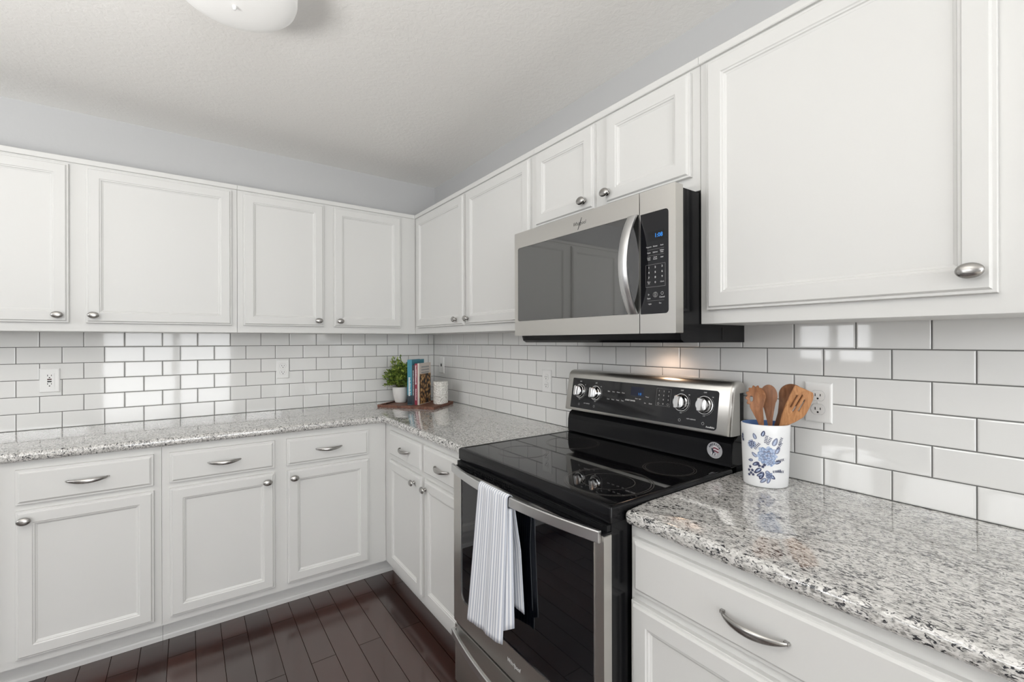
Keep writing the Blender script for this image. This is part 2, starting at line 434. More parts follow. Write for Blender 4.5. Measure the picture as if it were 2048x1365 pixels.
def drawer(F, a0, a1, z0, z1, face, parent, pl=None):
    bm = bmesh.new(); rings(bm, F, a0, a1, z0, z1, face+.0004, DRAWP); o = fin_mesh('drawer', bm, M['white'], parent)
    if pl: pull(F, pl[0], pl[1], face+.0195, o)
    return o
# ------------------------------------------------------------------ wall cabinets
UD = .252; UZ0, UZ1 = 1.376, 2.150; DZ0, DZ1 = 1.4150, 2.1215
def wall_cabinet(F, a0, a1, z0, doors, label, mould, dz0=DZ0):
    c = F((a0+a1)/2, UD/2, z0)
    t = thing('wall_cabinet', c, label, 'cabinet', 'white wall cabinets')
    bm = bmesh.new(); box(bm, F, a0, a1, .0015, UD, z0, UZ1)
    bmesh.ops.bevel(bm, geom=bm.edges[:], offset=.0012, segments=1, affect='EDGES')
    fin_mesh('cabinet_body', bm, M['white'], t)
    bm = bmesh.new(); m0, m1 = mould
    secs = []
    for a in (m0, m1): secs.append([F(a, d, z) for d, z in ((UD+.0003, 2.1315), (UD+.008, 2.1315), (UD+.010, 2.134), (UD+.010, 2.153), (UD+.008, 2.1555), (.004, 2.1555), (.004, 2.1505), (UD+.0003, 2.1505))])
    sweep(bm, secs); fin_mesh('top_moulding', bm, M['white'], t)
    for (b0, b1, k) in doors: door(F, b0, b1, dz0, DZ1, UD, t, k)
    return t
wall_cabinet(FB, -2.560, -1.2605, UZ0, [(-2.465, -1.9031, (-1.9374, 1.448)), (-1.8477, -1.2852, (-1.8199, 1.4497))],
             'wide white wall cabinet at the left edge, with two wide doors', (-2.560, -1.2605))
wall_cabinet(FB, -1.2595, -.2535, UZ0, [(-1.2333, -.8276, (-.8588, 1.4475)), (-.7721, -.3575, (-.7395, 1.4475))],
             'white wall cabinet on the back wall meeting the corner, two narrow doors', (-1.2595, -.263))
wall_cabinet(FR, .0035, 1.5225, UZ0, [(.300, .9136, (.8396, 1.448)), (.9440, 1.4955, (.9669, 1.448))],
             'white wall cabinet on the right wall between the corner and the microwave', (.263, 1.5225))
wall_cabinet(FR, 1.5235, 2.2915, 1.768, [(1.5365, 1.8780, (1.8312, 1.847)), (1.9362, 2.2665, (1.9479, 1.847))],
             'short white wall cabinet with two small doors above the microwave', (1.5235, 2.2915), 1.8125)
wall_cabinet(FR, 2.2925, 3.050, UZ0, [(2.3171, 2.8906, (2.8574, 1.457))],
             'large white wall cabinet nearest the viewer, right of the microwave, one big door', (2.2925, 3.050))
# ------------------------------------------------------------------ base cabinets
BD = .572
def base_cabinet(F, a0, a1, drs, dws, label, toe):
    t = thing('base_cabinet', F((a0+a1)/2, BD/2, 0), label, 'cabinet', 'white base cabinets')
    bm = bmesh.new(); box(bm, F, a0, a1, .004, BD, .100, .8765)
    fin_mesh('cabinet_body', bm, M['white'], t)
    bm = bmesh.new(); box(bm, F, toe[0], toe[1], .480, .502, .0005, .0995)
    secs = [[F(a, d, z) for d, z in ((.5021, .0005), (.508, .0005), (.508, .018), (.5055, .024), (.5021, .026))] for a in toe]
    sweep(bm, secs); fin_mesh('toe_kick', bm, M['white'], t)
    for (b0, b1, k) in drs: door(F, b0, b1, .1315, .6905, BD, t, k)
    for (b0, b1, k) in dws: drawer(F, b0, b1, .7140, .8460, BD, t, k)
    return t
base_cabinet(FB, -2.560, -1.5665, [(-2.47, -2.055, None), (-2.0010, -1.5920, (-1.9738, .6560))],
             [(-2.47, -2.055, None), (-2.0010, -1.5930, (-1.7985, .7830))],
             'white base cabinet at the left edge, with a wide drawer over a door', (-2.560, -1.5665))
base_cabinet(FB, -1.5655, -.5735, [(-1.5385, -1.1307, (-1.1634, .6525)), (-1.0750, -.6710, (-1.0455, .6525))],
             [(-1.5390, -1.1310, (-1.3365, .7825)), (-1.0780, -.6740, (-.8800, .7810))],
             'white base cabinet on the back wall ending at the inside corner, two drawers', (-1.5655, -.5085))
base_cabinet(FR, .0045, 1.5395, [(.6650, 1.0790, (1.0084, .6505)), (1.1120, 1.5150, (1.1337, .6495))],
             [(.6700, 1.0800, (.8960, .7820)), (1.1000, 1.5180, (1.3004, .7785))],
             'white base cabinet between the corner and the stove, two narrow drawers over doors', (.4805, 1.5395))
base_cabinet(FR, 2.3020, 3.400, [(2.3100, 2.9050, None)], [(2.3145, 2.9050, (2.6098, .7810))],
             'white base cabinet nearest the viewer, right of the stove, one wide drawer over a door', (2.3020, 3.400))
# ------------------------------------------------------------------ granite worktops
def worktop(poly, front, label, fillet=()):
    bm = bmesh.new(); zt, zb = .914, .8775
    vs = [bm.verts.new((x, y, zt)) for x, y in poly]; f = bm.faces.new(vs)
    r = bmesh.ops.extrude_face_region(bm, geom=[f])
    bmesh.ops.translate(bm, verts=[g for g in r['geom'] if isinstance(g, bmesh.types.BMVert)], vec=(0, 0, zb-zt))
    bm.verts.ensure_lookup_table()
    vert_e = [e for e in bm.edges if abs(e.verts[0].co.z-e.verts[1].co.z) > .01 and any((e.verts[0].co.xy-Vector(p)).length < 1e-4 for p, _ in fillet)]
    if vert_e: bmesh.ops.bevel(bm, geom=vert_e, offset=fillet[0][1], segments=6, affect='EDGES', profile=.5)
    es = [e for e in bm.edges if abs(e.verts[0].co.z-e.verts[1].co.z) < 1e-4 and all(front(v.co) for v in e.verts)]
    bmesh.ops.bevel(bm, geom=es, offset=.0145, segments=6, affect='EDGES', profile=.5)
    o = fin_mesh('granite_worktop', bm, M['granite'], None, 40); tag(o, label, 'worktop', 'granite worktops'); return o
CD = .600
worktop([(-2.565, -.0005), (-2.565, -CD), (-CD, -CD), (-CD, -1.5395), (-.0005, -1.5395), (-.0005, -.0005)],
        lambda c: c.y < -CD+.03 and (c.y > -CD-.03 or c.x < -CD+.03), 'speckled grey granite worktop running round the corner up to the left of the stove', (((-CD, -CD), .02),))
worktop([(-.0005, -2.3025), (-CD-.003, -2.3025), (-CD-.003, -3.400), (-.0005, -3.400)],
        lambda c: c.x < -CD+.03, 'speckled grey granite worktop right of the stove, under the utensil crock', (((-CD-.003, -2.3025), .012),))

# ------------------------------------------------------------------ electric range
rg = thing('electric_range', (-.34, -1.919, 0), 'stainless steel and black electric range with a glass cooktop and striped towel', 'stove')
bbox('range_body', FR, 1.5455, 2.2945, .045, .6385, .020, .8835, M['blk'], rg)
for s in (1.58, 2.26):
    for d in (.08, .60):
        bm = bmesh.new(); lathe(bm, FR(s, d, 0), Vector((1, 0, 0)), Vector((0, 1, 0)), Vector((0, 0, 1)), [(.016, .0005), (.016, .0195)], 12)
        fin_mesh('foot', bm, M['blkplastic'], rg)
# cooktop: enamel tray with a rolled rim around the glass
bm = bmesh.new()
def crings(bm, F, prof):
    loops = [[bm.verts.new(F(a, d, z)) for a, d in rr(1.5415+i, 2.2985-i, .088, .6445-i, max(rad, .001), 5)] for i, z, rad in prof]
    for l0, l1 in zip(loops, loops[1:]):
        n = len(l0)
        for k in range(n): bm.faces.new((l0[k], l0[(k+1) % n], l1[(k+1) % n], l1[k]))
    bm.faces.new(loops[-1]); bm.faces.new(loops[0][::-1])
FRh = lambda a, d, z: FR(a, d, z)
crings(bm, FRh, [(.003, .8840, .004), (0, .8865, .006), (0, .9200, .006), (.0015, .9245, .006), (.005, .9268, .008), (.011, .9268, .010), (.016, .9240, .014)])
ck = fin_mesh('cooktop_frame', bm, M['blk'], rg, 40)
bm = bmesh.new(); crings(bm, FRh, [(.0165, .9236, .014), (.0165, .9248, .014)]); gl = fin_mesh('glass_cooktop', bm, M['blkgloss'], rg, 40)
def annulus(name, c, radii, z, m, parent, w=.0012):
    bm = bmesh.new(); n = 72
    for r in radii:
        a = [bm.verts.new((c[0]+(r-w)*math.cos(2*math.pi*k/n), c[1]+(r-w)*math.sin(2*math.pi*k/n), z)) for k in range(n)]
        b = [bm.verts.new((c[0]+(r+w)*math.cos(2*math.pi*k/n), c[1]+(r+w)*math.sin(2*math.pi*k/n), z)) for k in range(n)]
        for k in range(n): bm.faces.new((a[k], a[(k+1) % n], b[(k+1) % n], b[k]))
    return fin_mesh(name, bm, m, parent)
annulus('burner_ring', (-.492, -2.150), (.126, .119, .075), .92505, M['burner'], gl)
annulus('burner_ring', (-.240, -2.175), (.080, .073), .92505, M['burner'], gl)
annulus('burner_ring', (-.480, -1.730), (.092, .086), .92505, M['burner'], gl)
annulus('burner_ring', (-.235, -1.730), (.104, .098), .92505, M['burner'], gl)
# vent strip between cooktop and door
bm = bmesh.new(); box(bm, FR, 1.548, 2.293, .6387, .652, .866, .8815); box(bm, FR, 1.560, 2.281, .652, .656, .876, .8795)
for k in range(22):
    s = 1.66+k*.0105; box(bm, FR, s, s+.006, .652, .6545, .868, .8745)
fin_mesh('vent_trim', bm, M['blkplastic'], rg)
# oven door
bm = bmesh.new(); plate(bm, FR, rr(1.5475, 2.2965, .2915, .8605, .004), [rr(1.6040, 2.2640, .3900, .8480, (.026, .026, .006, .006))], .6400, .6670)
dr = fin_mesh('oven_door', bm, M['steel'], rg, 35)
bplate('door_glass', FR, rr(1.6045, 2.2635, .3905, .8475, (.0255, .0255, .0055, .0055)), [], .6405, .6655, M['ovglass'], dr)
bm = bmesh.new(); plate(bm, FR, rr(1.6025, 2.2655, .3885, .8495, (.027, .027, .007, .007)), [rr(1.6042, 2.2638, .3902, .8478, (.0255, .0255, .0055, .0055))], .6672, .6684)
fin_mesh('window_trim', bm, M['chrome'], dr, 35)
bbox('door_cap', FR, 1.5475, 2.2965, .6400, .6675, .8607, .8655, M['blk'], dr)
def bar(name, sa, sb, d_end, bow, zlo, zhi, th, parent):
    bm = bmesh.new(); secs = []; n = 40
    for i in range(n+1):
        u = -1+2*i/n; s = (sa+sb)/2+u*(sb-sa)/2; d = d_end+bow*(1-u*u)
        r = .0025; pr = [(d-th, zlo), (d-r, zlo), (d, zlo+r), (d, zhi-r), (d-r, zhi), (d-th, zhi)]
        secs.append([FR(s, dd, z) for dd, z in pr])
    sweep(bm, secs)
    return fin_mesh(name, bm, M['steel_v'], parent, 30)
h = bar('door_handle', 1.5500, 2.2890, .6790, .0370, .8440, .8735, .0105, dr)
for s in (1.5515, 2.2795): bbox('handle_bracket', FR, s, s+.008, .6672, .6795, .8450, .8600, M['steel_v'], h)
text('emblem', 'Whirlpool', FR, 1.9265, .3405, .6672, .0205, M['ink'], dr, sx=.80, shear=.25)
# storage drawer
dw = bbox('storage_drawer', FR, 1.5475, 2.2965, .6400, .6640, .0650, .2785, M['steel'], rg, .003)
bbox('drawer_cap', FR, 1.5480, 2.2960, .6390, .6580, .2790, .2860, M['blkplastic'], rg)
h2 = bar('drawer_handle', 1.5500, 2.2890, .6790, .0370, .2360, .2640, .0105, dw)
for s in (1.5515, 2.2795): bbox('handle_bracket', FR, s, s+.008, .6642, .6795, .2380, .2620, M['steel_v'], h2)
# riser and control console
bm = bmesh.new()
prof = [(.030, .9270), (.0885, .9270), (.0915, .9310), (.0895, .9420), (.0880, .9800), (.0865, 1.0020), (.0780, 1.0100), (.0700, 1.0180), (.0600, 1.0240), (.030, 1.0240)]
sweep(bm, [[FR(s, d, z) for d, z in prof] for s in (1.5440, 2.2960)])
bmesh.ops.bevel(bm, geom=[e for e in bm.edges if abs(e.verts[0].co.y-e.verts[1].co.y) < 1e-5 and e.verts[0].co.x < -.05], offset=.004, segments=3, affect='EDGES')
rs = fin_mesh('riser', bm, M['blk'], rg, 40)
bbox('console_back', FR, 1.5480, 2.2920, .0120, .0560, .8860, 1.1850, M['blkplastic'], rg)
P_A = Vector((.108, 1.030)); P_T = Vector((-.025, .150)).normalized(); P_N = Vector((P_T.y, -P_T.x))
def FP(s, n, t):                                # console face: along, out of the face, up the slope
    q = P_A+P_T*t+P_N*n; return FR(s, q.x, q.y)
prof = [(.046, 1.0262), (.098, 1.0262), (.1065, 1.0275), (.1085, 1.0320), (.0842, 1.1780), (.0800, 1.1885), (.0720, 1.1955), (.0600, 1.1990), (.0300, 1.1990), (.0180, 1.1940), (.0130, 1.1850), (.0130, 1.1600), (.0470, 1.1600)]
bm = bmesh.new(); secs = []
for s, k in ((1.5415, .014), (1.5425, .008), (1.5460, .003), (1.5520, 0), (2.2880, 0), (2.2940, .003), (2.2975, .008), (2.2985, .014)):
    secs.append([FR(s, max(.0125, d-k*(.85 if d > .05 else 0)), z-(k if z > 1.17 else 0)) for d, z in prof])
sweep(bm, secs); con = fin_mesh('console', bm, M['steel'], rg, 40)
bm = bmesh.new(); plate(bm, FP, rr(1.5795, 2.2545, .0090, .1370, (.004, .012, .010, .004)), [], .0004, .0016)
pan = fin_mesh('control_panel', bm, M['panel'], con, 30)
def range_knob(s, t):
    X, Y, A = FP(1, 0, 0)-FP(0, 0, 0), FP(0, 0, 1)-FP(0, 0, 0), FP(0, 1, 0)-FP(0, 0, 0)
    bm = bmesh.new(); O = FP(s, .0017, t)
    lathe(bm, O, X, Y, A, [(.0265, 0), (.0265, .004), (.0250, .0065), (.0225, .0075), (.0215, .017), (.0205, .0185), (0, .0185)], 36)
    k = fin_mesh('control_knob', bm, M['chrome'], pan, 30)
    bm = bmesh.new(); secs = []
    for hh, w, l in ((.0186, .0095, .0225), (.0300, .0080, .0215), (.0330, .0065, .0200)):
        secs.append([O+A*hh+X*x+Y*y for x, y in rr(-w, w, -l, l, .004, 3)])
    sweep(bm, secs); fin_mesh('knob_grip', bm, M['steel_v'], k, 30)
    bm = bmesh.new(); lathe(bm, O, X, Y, A, [(.0300, 0), (.0300, .0012), (.0280, .0014), (.0280, .0002)], 36, cap=False)
    fin_mesh('bezel_ring', bm, M['chrome'], k, 30)
for s, t in ((1.629, .083), (1.7195, .082), (2.121, .0865), (2.2065, .0868)): range_knob(s, t)
# printed legends
pd = .0017
it = [('OFF', s, t+.041, pd, .0065) for s, t in ((1.629, .083), (1.7195, .082), (2.121, .0865), (2.2065, .0868))]
it += [('HI', s+.028, t+.028, pd, .006) for s, t in ((1.629, .083), (1.7195, .082), (2.121, .0865), (2.2065, .0868))]
it += [('LO', s+.002, t-.035, pd, .006) for s, t in ((1.629, .083), (1.7195, .082), (2.121, .0865), (2.2065, .0868))]
it += [('HOT SURFACE', 1.676, .0335, pd, .0052), ('HOT SURFACE', 2.1635, .0345, pd, .0052)]
for i, w in enumerate(('Bake', 'Broil', 'Warm', 'Clean')): it.append((w, 1.792+i*.0245, .0955, pd, .0062))
for i, w in enumerate(('Conv', 'Keep', 'Temp', 'Time')): it.append((w, 1.792+i*.0245, .0650, pd, .0062))
it += [('START', 1.889, .0705, pd, .0072, {'bold': .0002}), ('CANCEL', 1.914, .0705, pd, .0065, {'bold': .0002}), ('Oven', 1.931, .0800, pd, .0055), ('Light', 1.947, .0800, pd, .0055)]
it += [('Timer', 1.979, .0905, pd, .0065), ('Set', 1.972, .0675, pd, .006), ('Clock', 1.996, .0675, pd, .006)]
for i, ch in enumerate('123456789'): it.append((ch, 2.029+(i % 3)*.0200, .1180-(i//3)*.0150, pd, .0078))
it.append(('0', 2.049, .0730, pd, .0078))
it.append(('AccuBake', 2.2330, .0180, pd, .0075, {'bold': .0002}))
leg = merge_text(it, 'printed_legend', FP, M['ink'], pan)
bm = bmesh.new()
def frame2d(bm, F, a0, a1, z0, z1, d, w=.0005): plate(bm, F, [(a0, z0), (a1, z0), (a1, z1), (a0, z1)], [[(a0+w, z0+w), (a1-w, z0+w), (a1-w, z1-w), (a0+w, z1-w)]], d, d+.0001)
frame2d(bm, FP, 2.0180, 2.0785, .0655, .1275, pd)
def ringmark(bm, F, a, z, r, d, w=.0007, n=16, t0=0, t1=360):
    lo = [[bm.verts.new(F(a+q*math.cos(R(t0+(t1-t0)*k/n)), d, z+q*math.sin(R(t0+(t1-t0)*k/n)))) for k in range(n+1)] for q in (r-w, r+w)]
    for k in range(n): bm.faces.new((lo[0][k], lo[0][k+1], lo[1][k+1], lo[1][k]))
for s in (1.631, 1.7187, 2.1203, 2.2069): ringmark(bm, FP, s, .0265, .0042, pd+.0001)
for s, t in ((1.629, .083), (1.7195, .082), (2.121, .0865), (2.2065, .0868)): ringmark(bm, FP, s, t, .0335, pd+.0001, .0004, 20, -80, 45)
for s, t in ((2.029, .073), (2.069, .073)): ringmark(bm, FP, s, t, .0036, pd+.0001, .0006)
absorb(pan, leg, fin_mesh('printed_symbols', bm, M['ink_dim'], pan))
bplate('clock_display', FP, [(1.902, .089), (1.962, .089), (1.962, .124), (1.902, .124)], [], pd, pd+.0001, M['digit_dim'], pan)
text('clock_digits', '1:0', FP, 1.944, .098, pd+.0002, .013, M['digit'], pan)
# round sticker on the riser
bm = bmesh.new(); lathe(bm, FR(2.2385, .0896, .9735), *axes(FR), [(.0262, 0), (.0262, .0005)], 40)
st = fin_mesh('round_sticker', bm, M['stick1'], rs); st['label'] = 'round silver sticker with a flag'
ds = .0902
word = 'AMERICA'; it = []
for i, ch in enumerate(word):
    t = R(150-20*i); it.append((ch, 2.2385+.0190*math.cos(t), .9735+.0190*math.sin(t), ds, .0092, {'rot': t-R(90), 'bold': .0003}))
leg = merge_text(it, 'sticker_lettering', FR, M['stick_b'], st)
def wave(bm, F, a0, a1, zc, h, d, amp=.0015, mi=0):
    n = 8; lo = []; hi = []
    for k in range(n+1):
        a = a0+(a1-a0)*k/n; z = zc+amp*math.sin(k/n*5); lo.append(bm.verts.new(F(a, d, z-h/2))); hi.append(bm.verts.new(F(a, d, z+h/2)))
    for k in range(n):
        f = bm.faces.new((lo[k], lo[k+1], hi[k+1], hi[k])); f.material_index = mi
bm = bmesh.new()
for i in range(4): wave(bm, FR, 2.2335, 2.2520, .9840-i*.0046, .0046, ds+.0001, mi=1 if i % 2 else 0)
plate(bm, FR, [(2.2270, .9780), (2.2335, .9790), (2.2390, .9640), (2.2320, .9640)], [], ds, ds+.0001, 2)
for k in range(5): plate(bm, FR, [(2.2275+k*.004, .9655-k*.0007), (2.2300+k*.004, .9655-k*.0007), (2.2280+k*.004, .9580-k*.0004), (2.2262+k*.004, .9590-k*.0004)], [], ds, ds+.0001, 2 if k % 2 else 0)
absorb(st, leg, fin_mesh('sticker_flag', bm, [M['stick_w'], M['stick_r'], M['stick_b']], st))

# ------------------------------------------------------------------ microwave
mw = thing('microwave', (-.19, -1.925, 1.322), 'stainless over-the-range microwave with a dark window, hung above the stove', 'microwave')
bm = bmesh.new()
prof = [(.0015, 1.3220), (.330, 1.3220), (.345, 1.3300), (.3500, 1.3480), (.3500, 1.7600), (.0015, 1.7600)]
sweep(bm, [[FR(s, d, z) for d, z in prof] for s in (1.5520, 2.2900)]); bdy = fin_mesh('microwave_body', bm, M['blk'], mw)
bm = bmesh.new()
box(bm, FR, 2.2901, 2.2912, .13, .135, 1.33, 1.368)
fin_mesh('side_rib', bm, M['blkplastic'], bdy)
X0 = .3850
bm = bmesh.new(); plate(bm, FR, rr(1.5490, 2.1770, 1.3490, 1.7640, .003), [rr(1.5695, 2.1755, 1.4075, 1.7020, (.010, .001, .001, .010))], .3505, X0)
md = fin_mesh('microwave_door', bm, M['steel'], mw, 35)
bplate('door_window', FR, rr(1.5700, 2.1750, 1.4080, 1.7015, (.0095, .001, .001, .0095)), [], .3510, X0-.0012, M['mwglass'], md)
bm = bmesh.new(); secs = []
for i in range(33):
    u = -1+2*i/32; z = 1.5545+u*.1475; q = (1-u*u); d = X0-.001+.0455*q**.9+.0005
    w = .0165; s = 2.1560
    secs.append([FR(s+a, d+e, z) for a, e in ((-w, 0), (-w, .006), (-w+.003, .0085), (w-.003, .0085), (w, .006), (w, 0))])
sweep(bm, secs); hd = fin_mesh('door_handle', bm, M['steel_v'], md, 40)
bm = bmesh.new(); plate(bm, FR, rr(2.1795, 2.3000, 1.3490, 1.7640, .003), [rr(2.1812, 2.2775, 1.4050, 1.6985, (.002, .011, .011, .002))], .3505, X0)
mp = fin_mesh('control_surround', bm, M['steel'], mw, 35)
pn = bplate('control_panel', FR, rr(2.1816, 2.2771, 1.4054, 1.6981, (.002, .0105, .0105, .002)), [], .3510, X0-.0010, M['panel'], mp)
d = X0-.0009
bplate('clock_display', FR, [(2.2085, 1.6155), (2.2610, 1.6155), (2.2610, 1.6430), (2.2085, 1.6430)], [], d, d+.0001, M['blkgloss'], pn)
text('clock_digits', '1:08', FR, 2.2440, 1.6290, d+.0002, .0165, M['digit'], pn, bold=.0002)
it = []
for (z, ws) in ((1.5990, ('Popcorn', 'Reheat', 'Auto')), (1.5820, ('Cook', 'Defrost', 'Soften\nMelt')), (1.5650, ('Cook\nTime', 'Cook\nPower', 'Add'))):
    for s, w in zip((2.2105, 2.2325, 2.2550), ws): it.append((w, s, z, d, .0052))
for i, ch in enumerate('123456789'): it.append((ch, (2.2105, 2.2325, 2.2555)[i % 3], 1.5390-(i//3)*.0145, d, .0080, {'bold': .0001}))
it += [('0', 2.2325, 1.4955, d, .008), ('Timer\nSet', 2.2105, 1.4955, d, .0046), ('Clock', 2.2555, 1.4955, d, .0052)]
it += [('Start', 2.2100, 1.4500, d, .0060), ('Cancel', 2.2550, 1.4520, d, .0064), ('Light', 2.2140, 1.4340, d, .0056), ('Fan', 2.2490, 1.4350, d, .0056)]
leg = merge_text(it, 'printed_legend', FR, M['ink'], pn)
bm = bmesh.new(); frame2d(bm, FR, 2.1995, 2.2660, 1.4825, 1.5475, d)
ringmark(bm, FR, 2.2325, 1.4600, .0075, d+.0001, .0005); ringmark(bm, FR, 2.2325, 1.4628, .0026, d+.0001); ringmark(bm, FR, 2.2325, 1.4574, .0026, d+.0001); ringmark(bm, FR, 2.2555, 1.4625, .0040, d+.0001)
plate(bm, FR, [(2.2075, 1.4580), (2.2130, 1.4612), (2.2075, 1.4645)], [], d, d+.0001)
for z in (1.5905, 1.5735, 1.4430): box(bm, FR, 2.205, 2.262, d, d+.0001, z-.0002, z+.0002)
absorb(pn, leg, fin_mesh('printed_symbols', bm, M['ink_dim'], pn))
lg = text('emblem', 'Whirlpool', FR, 1.9250, 1.7290, X0, .0185, M['ink_dark'], md, sx=.80, shear=.2)
bm = bmesh.new(); plate(bm, FR, [(1.9160, 1.7080), (1.9190, 1.7085), (1.9300, 1.7300), (1.9375, 1.7470), (1.9355, 1.7475), (1.9260, 1.7300)], [], X0, X0+.0002)
fin_mesh('emblem_swoosh', bm, M['ink_dark'], md)
bbox('lamp_lens', FR, 1.975, 2.065, .055, .115, 1.3213, 1.3218, M['undl'], mw)
lp = D.lights.new('cooktop_lamp', 'SPOT'); lp.energy = .75; lp.color = (1, .69, .50); lp.shadow_soft_size = .02; lp.spot_size = R(150); lp.spot_blend = .6
lo = D.objects.new('cooktop_lamp', lp); COL.objects.link(lo); lo.location = (-.090, -2.02, 1.314)

# ------------------------------------------------------------------ dish towel over the oven handle
def bar_d(s): u = (s-1.9195)/.3695; return .679+.037*(1-u*u)
bm = bmesh.new(); uvl = bm.loops.layers.uv.new('UVMap')
def sheet(rows, nu, stripes, u0=0):
    """rows: list of functions u->(point); builds grid with stripe UV"""
    g = [[bm.verts.new(f(i/nu)) for i in range(nu+1)] for f in rows]
    for r in range(len(g)-1):
        for i in range(nu):
            f = bm.faces.new((g[r][i], g[r][i+1], g[r+1][i+1], g[r+1][i]))
            for lp_, (ii, rr_) in zip(f.loops, ((i, r), (i+1, r), (i+1, r+1), (i, r+1))): lp_[uvl].uv = (u0+stripes*ii/nu, rr_/10)
def lerp(a, b, t): return a+(b-a)*t
rows = []
NB = 26
for k in range(NB+1):                            # front panel, bottom -> bar
    t = k/NB
    def f(u, t=t):
        s = lerp(lerp(1.738, 1.9510, u), lerp(1.807, 1.969, u), t**.9)
        z = lerp(lerp(.4080, .4380, u), .866, t)
        amp = .0022*(1-t)**.7+.0005
        dd = bar_d(s)+.0045+.012*(1-t)*.6+amp*math.sin(u*9.5+.6+.6*t)+.0015*math.sin(u*23)
        return FR(s, dd, z)
    rows.append(f)
for k in range(1, 8):                            # over the bar
    a = math.pi*k/8
    def f(u, a=a):
        s = lerp(1.807, 1.970, u); c = bar_d(s)-.0052
        return FR(s, c+.0095*math.cos(a), .8675+.0105*math.sin(a))
    rows.append(f)
for k in range(NB+1):                            # rear panel, bar -> bottom
    t = k/NB
    def f(u, t=t):
        s = lerp(lerp(1.812, 1.974, u), lerp(1.850, 2.000, u), t); z = lerp(.866, lerp(.560, .535, u), t)
        dd = lerp(bar_d(s)-.0148, .684, min(1, t*2.2))+.003*t*math.sin(u*11)
        return FR(s, dd, z)
    rows.append(f)
sheet(rows, 48, 14.5)
rows = []
for k in range(21):                              # folded-under edge of the front panel
    t = k/20
    def f(u, t=t):
        s = lerp(lerp(1.940, 1.990, u), lerp(1.950, 1.975, u), t); z = lerp(lerp(.470, .500, u), .838, t)
        return FR(s, .7215-.012*u-.004*t, z)
    rows.append(f)
sheet(rows, 10, 3.2, .3)
tw = fin_mesh('dish_towel', bm, M['towel'], None, 60, recalc=False)
sm = tw.modifiers.new('thickness', 'SOLIDIFY'); sm.thickness = .0022; sm.offset = 0
tag(tw, 'white dish towel with blue-grey stripes draped over the oven door handle', 'towel')

# ------------------------------------------------------------------ outlets and wall plates
def wallplate(name, F, a, z, label, cat, kind, w=.070, h=.114):
    t = thing(name, F(a, .0015, z), label, cat, 'white wall outlets' if cat == 'outlet' else None)
    bm = bmesh.new(); rings(bm, F, a-w/2, a+w/2, z-h/2, z+h/2, .0008, [(0, 0), (0, .003), (.003, .0055), (.006, .0062)])
    fin_mesh('cover_plate', bm, M['plate'], t)
    dd = .0072
    def slots(cz, par):
        bm = bmesh.new()
        for x, hh in ((-.0065, .008), (.0065, .0065)): box(bm, F, a+x-.0011, a+x+.0011, dd+.0013, dd+.0016, cz+.002-hh/2, cz+.002+hh/2)
        lathe(bm, F(a, dd+.0013, cz-.008), *axes(F), [(.0026, 0), (.0026, .0003)], 12)
        fin_mesh('contact_slots', bm, M['slot'], par)
    if kind == 'duplex':
        for cz in (z+.0195, z-.0195):
            pts = [(a+.0172*math.cos(R(q)), cz+max(-.0143, min(.0143, .0172*math.sin(R(q))))) for q in range(0, 360, 10)]
            rc = bplate('receptacle', F, pts, [], .0060, dd+.0012, M['plate'], t); slots(cz, rc)
            bm = bmesh.new(); plate(bm, F, [(a+(x-a)*1.04, cz+(y-cz)*1.04) for x, y in pts], [pts], .0060, .0071)
            fin_mesh('seam', bm, M['ink_dim'], rc)
        bm = bmesh.new(); lathe(bm, F(a, .0070, z), *axes(F), [(.003, 0), (.003, .0007), (.002, .0011), (0, .0011)], 14); fin_mesh('screw', bm, M['plate'], t, 40)
    elif kind == 'gfci':
        rc = bplate('receptacle', F, rr(a-.0168, a+.0168, z-.0335, z+.0335, .003), [], .0060, dd+.0012, M['plate'], t)
        slots(z+.0215, rc); slots(z-.0185, rc)
        for q, mm in ((.0048, M['gfci']), (-.0055, M['slot'])): bbox('test_button', F, a-.0075, a+.0075, dd+.0012, dd+.0024, z+q-.003, z+q+.003, mm, rc)
    else:
        rc = bplate('socket', F, rr(a-.0075, a+.0075, z-.010, z+.010, .002), [], .0060, dd+.0010, M['slot'], t)
    return t
wallplate('wall_outlet', FB, -2.0100, 1.1455, 'white outlet with two dark test buttons on the back wall, far left', 'outlet', 'gfci')
wallplate('wall_outlet', FB, -1.0050, 1.1610, 'white double outlet on the back wall, left of the potted plant', 'outlet', 'duplex')
wallplate('wall_plate', FR, .1340, 1.1580, 'white wall plate with a small dark socket beside the tiled corner, above the jar', 'wall plate', 'jack')
wallplate('wall_outlet', FR, 1.2950, 1.1260, 'white double outlet on the right wall, left of the stove console', 'outlet', 'duplex')
wallplate('wall_outlet', FR, 2.5030, 1.1500, 'white double outlet behind the wooden spatula, right of the utensil crock', 'outlet', 'duplex')

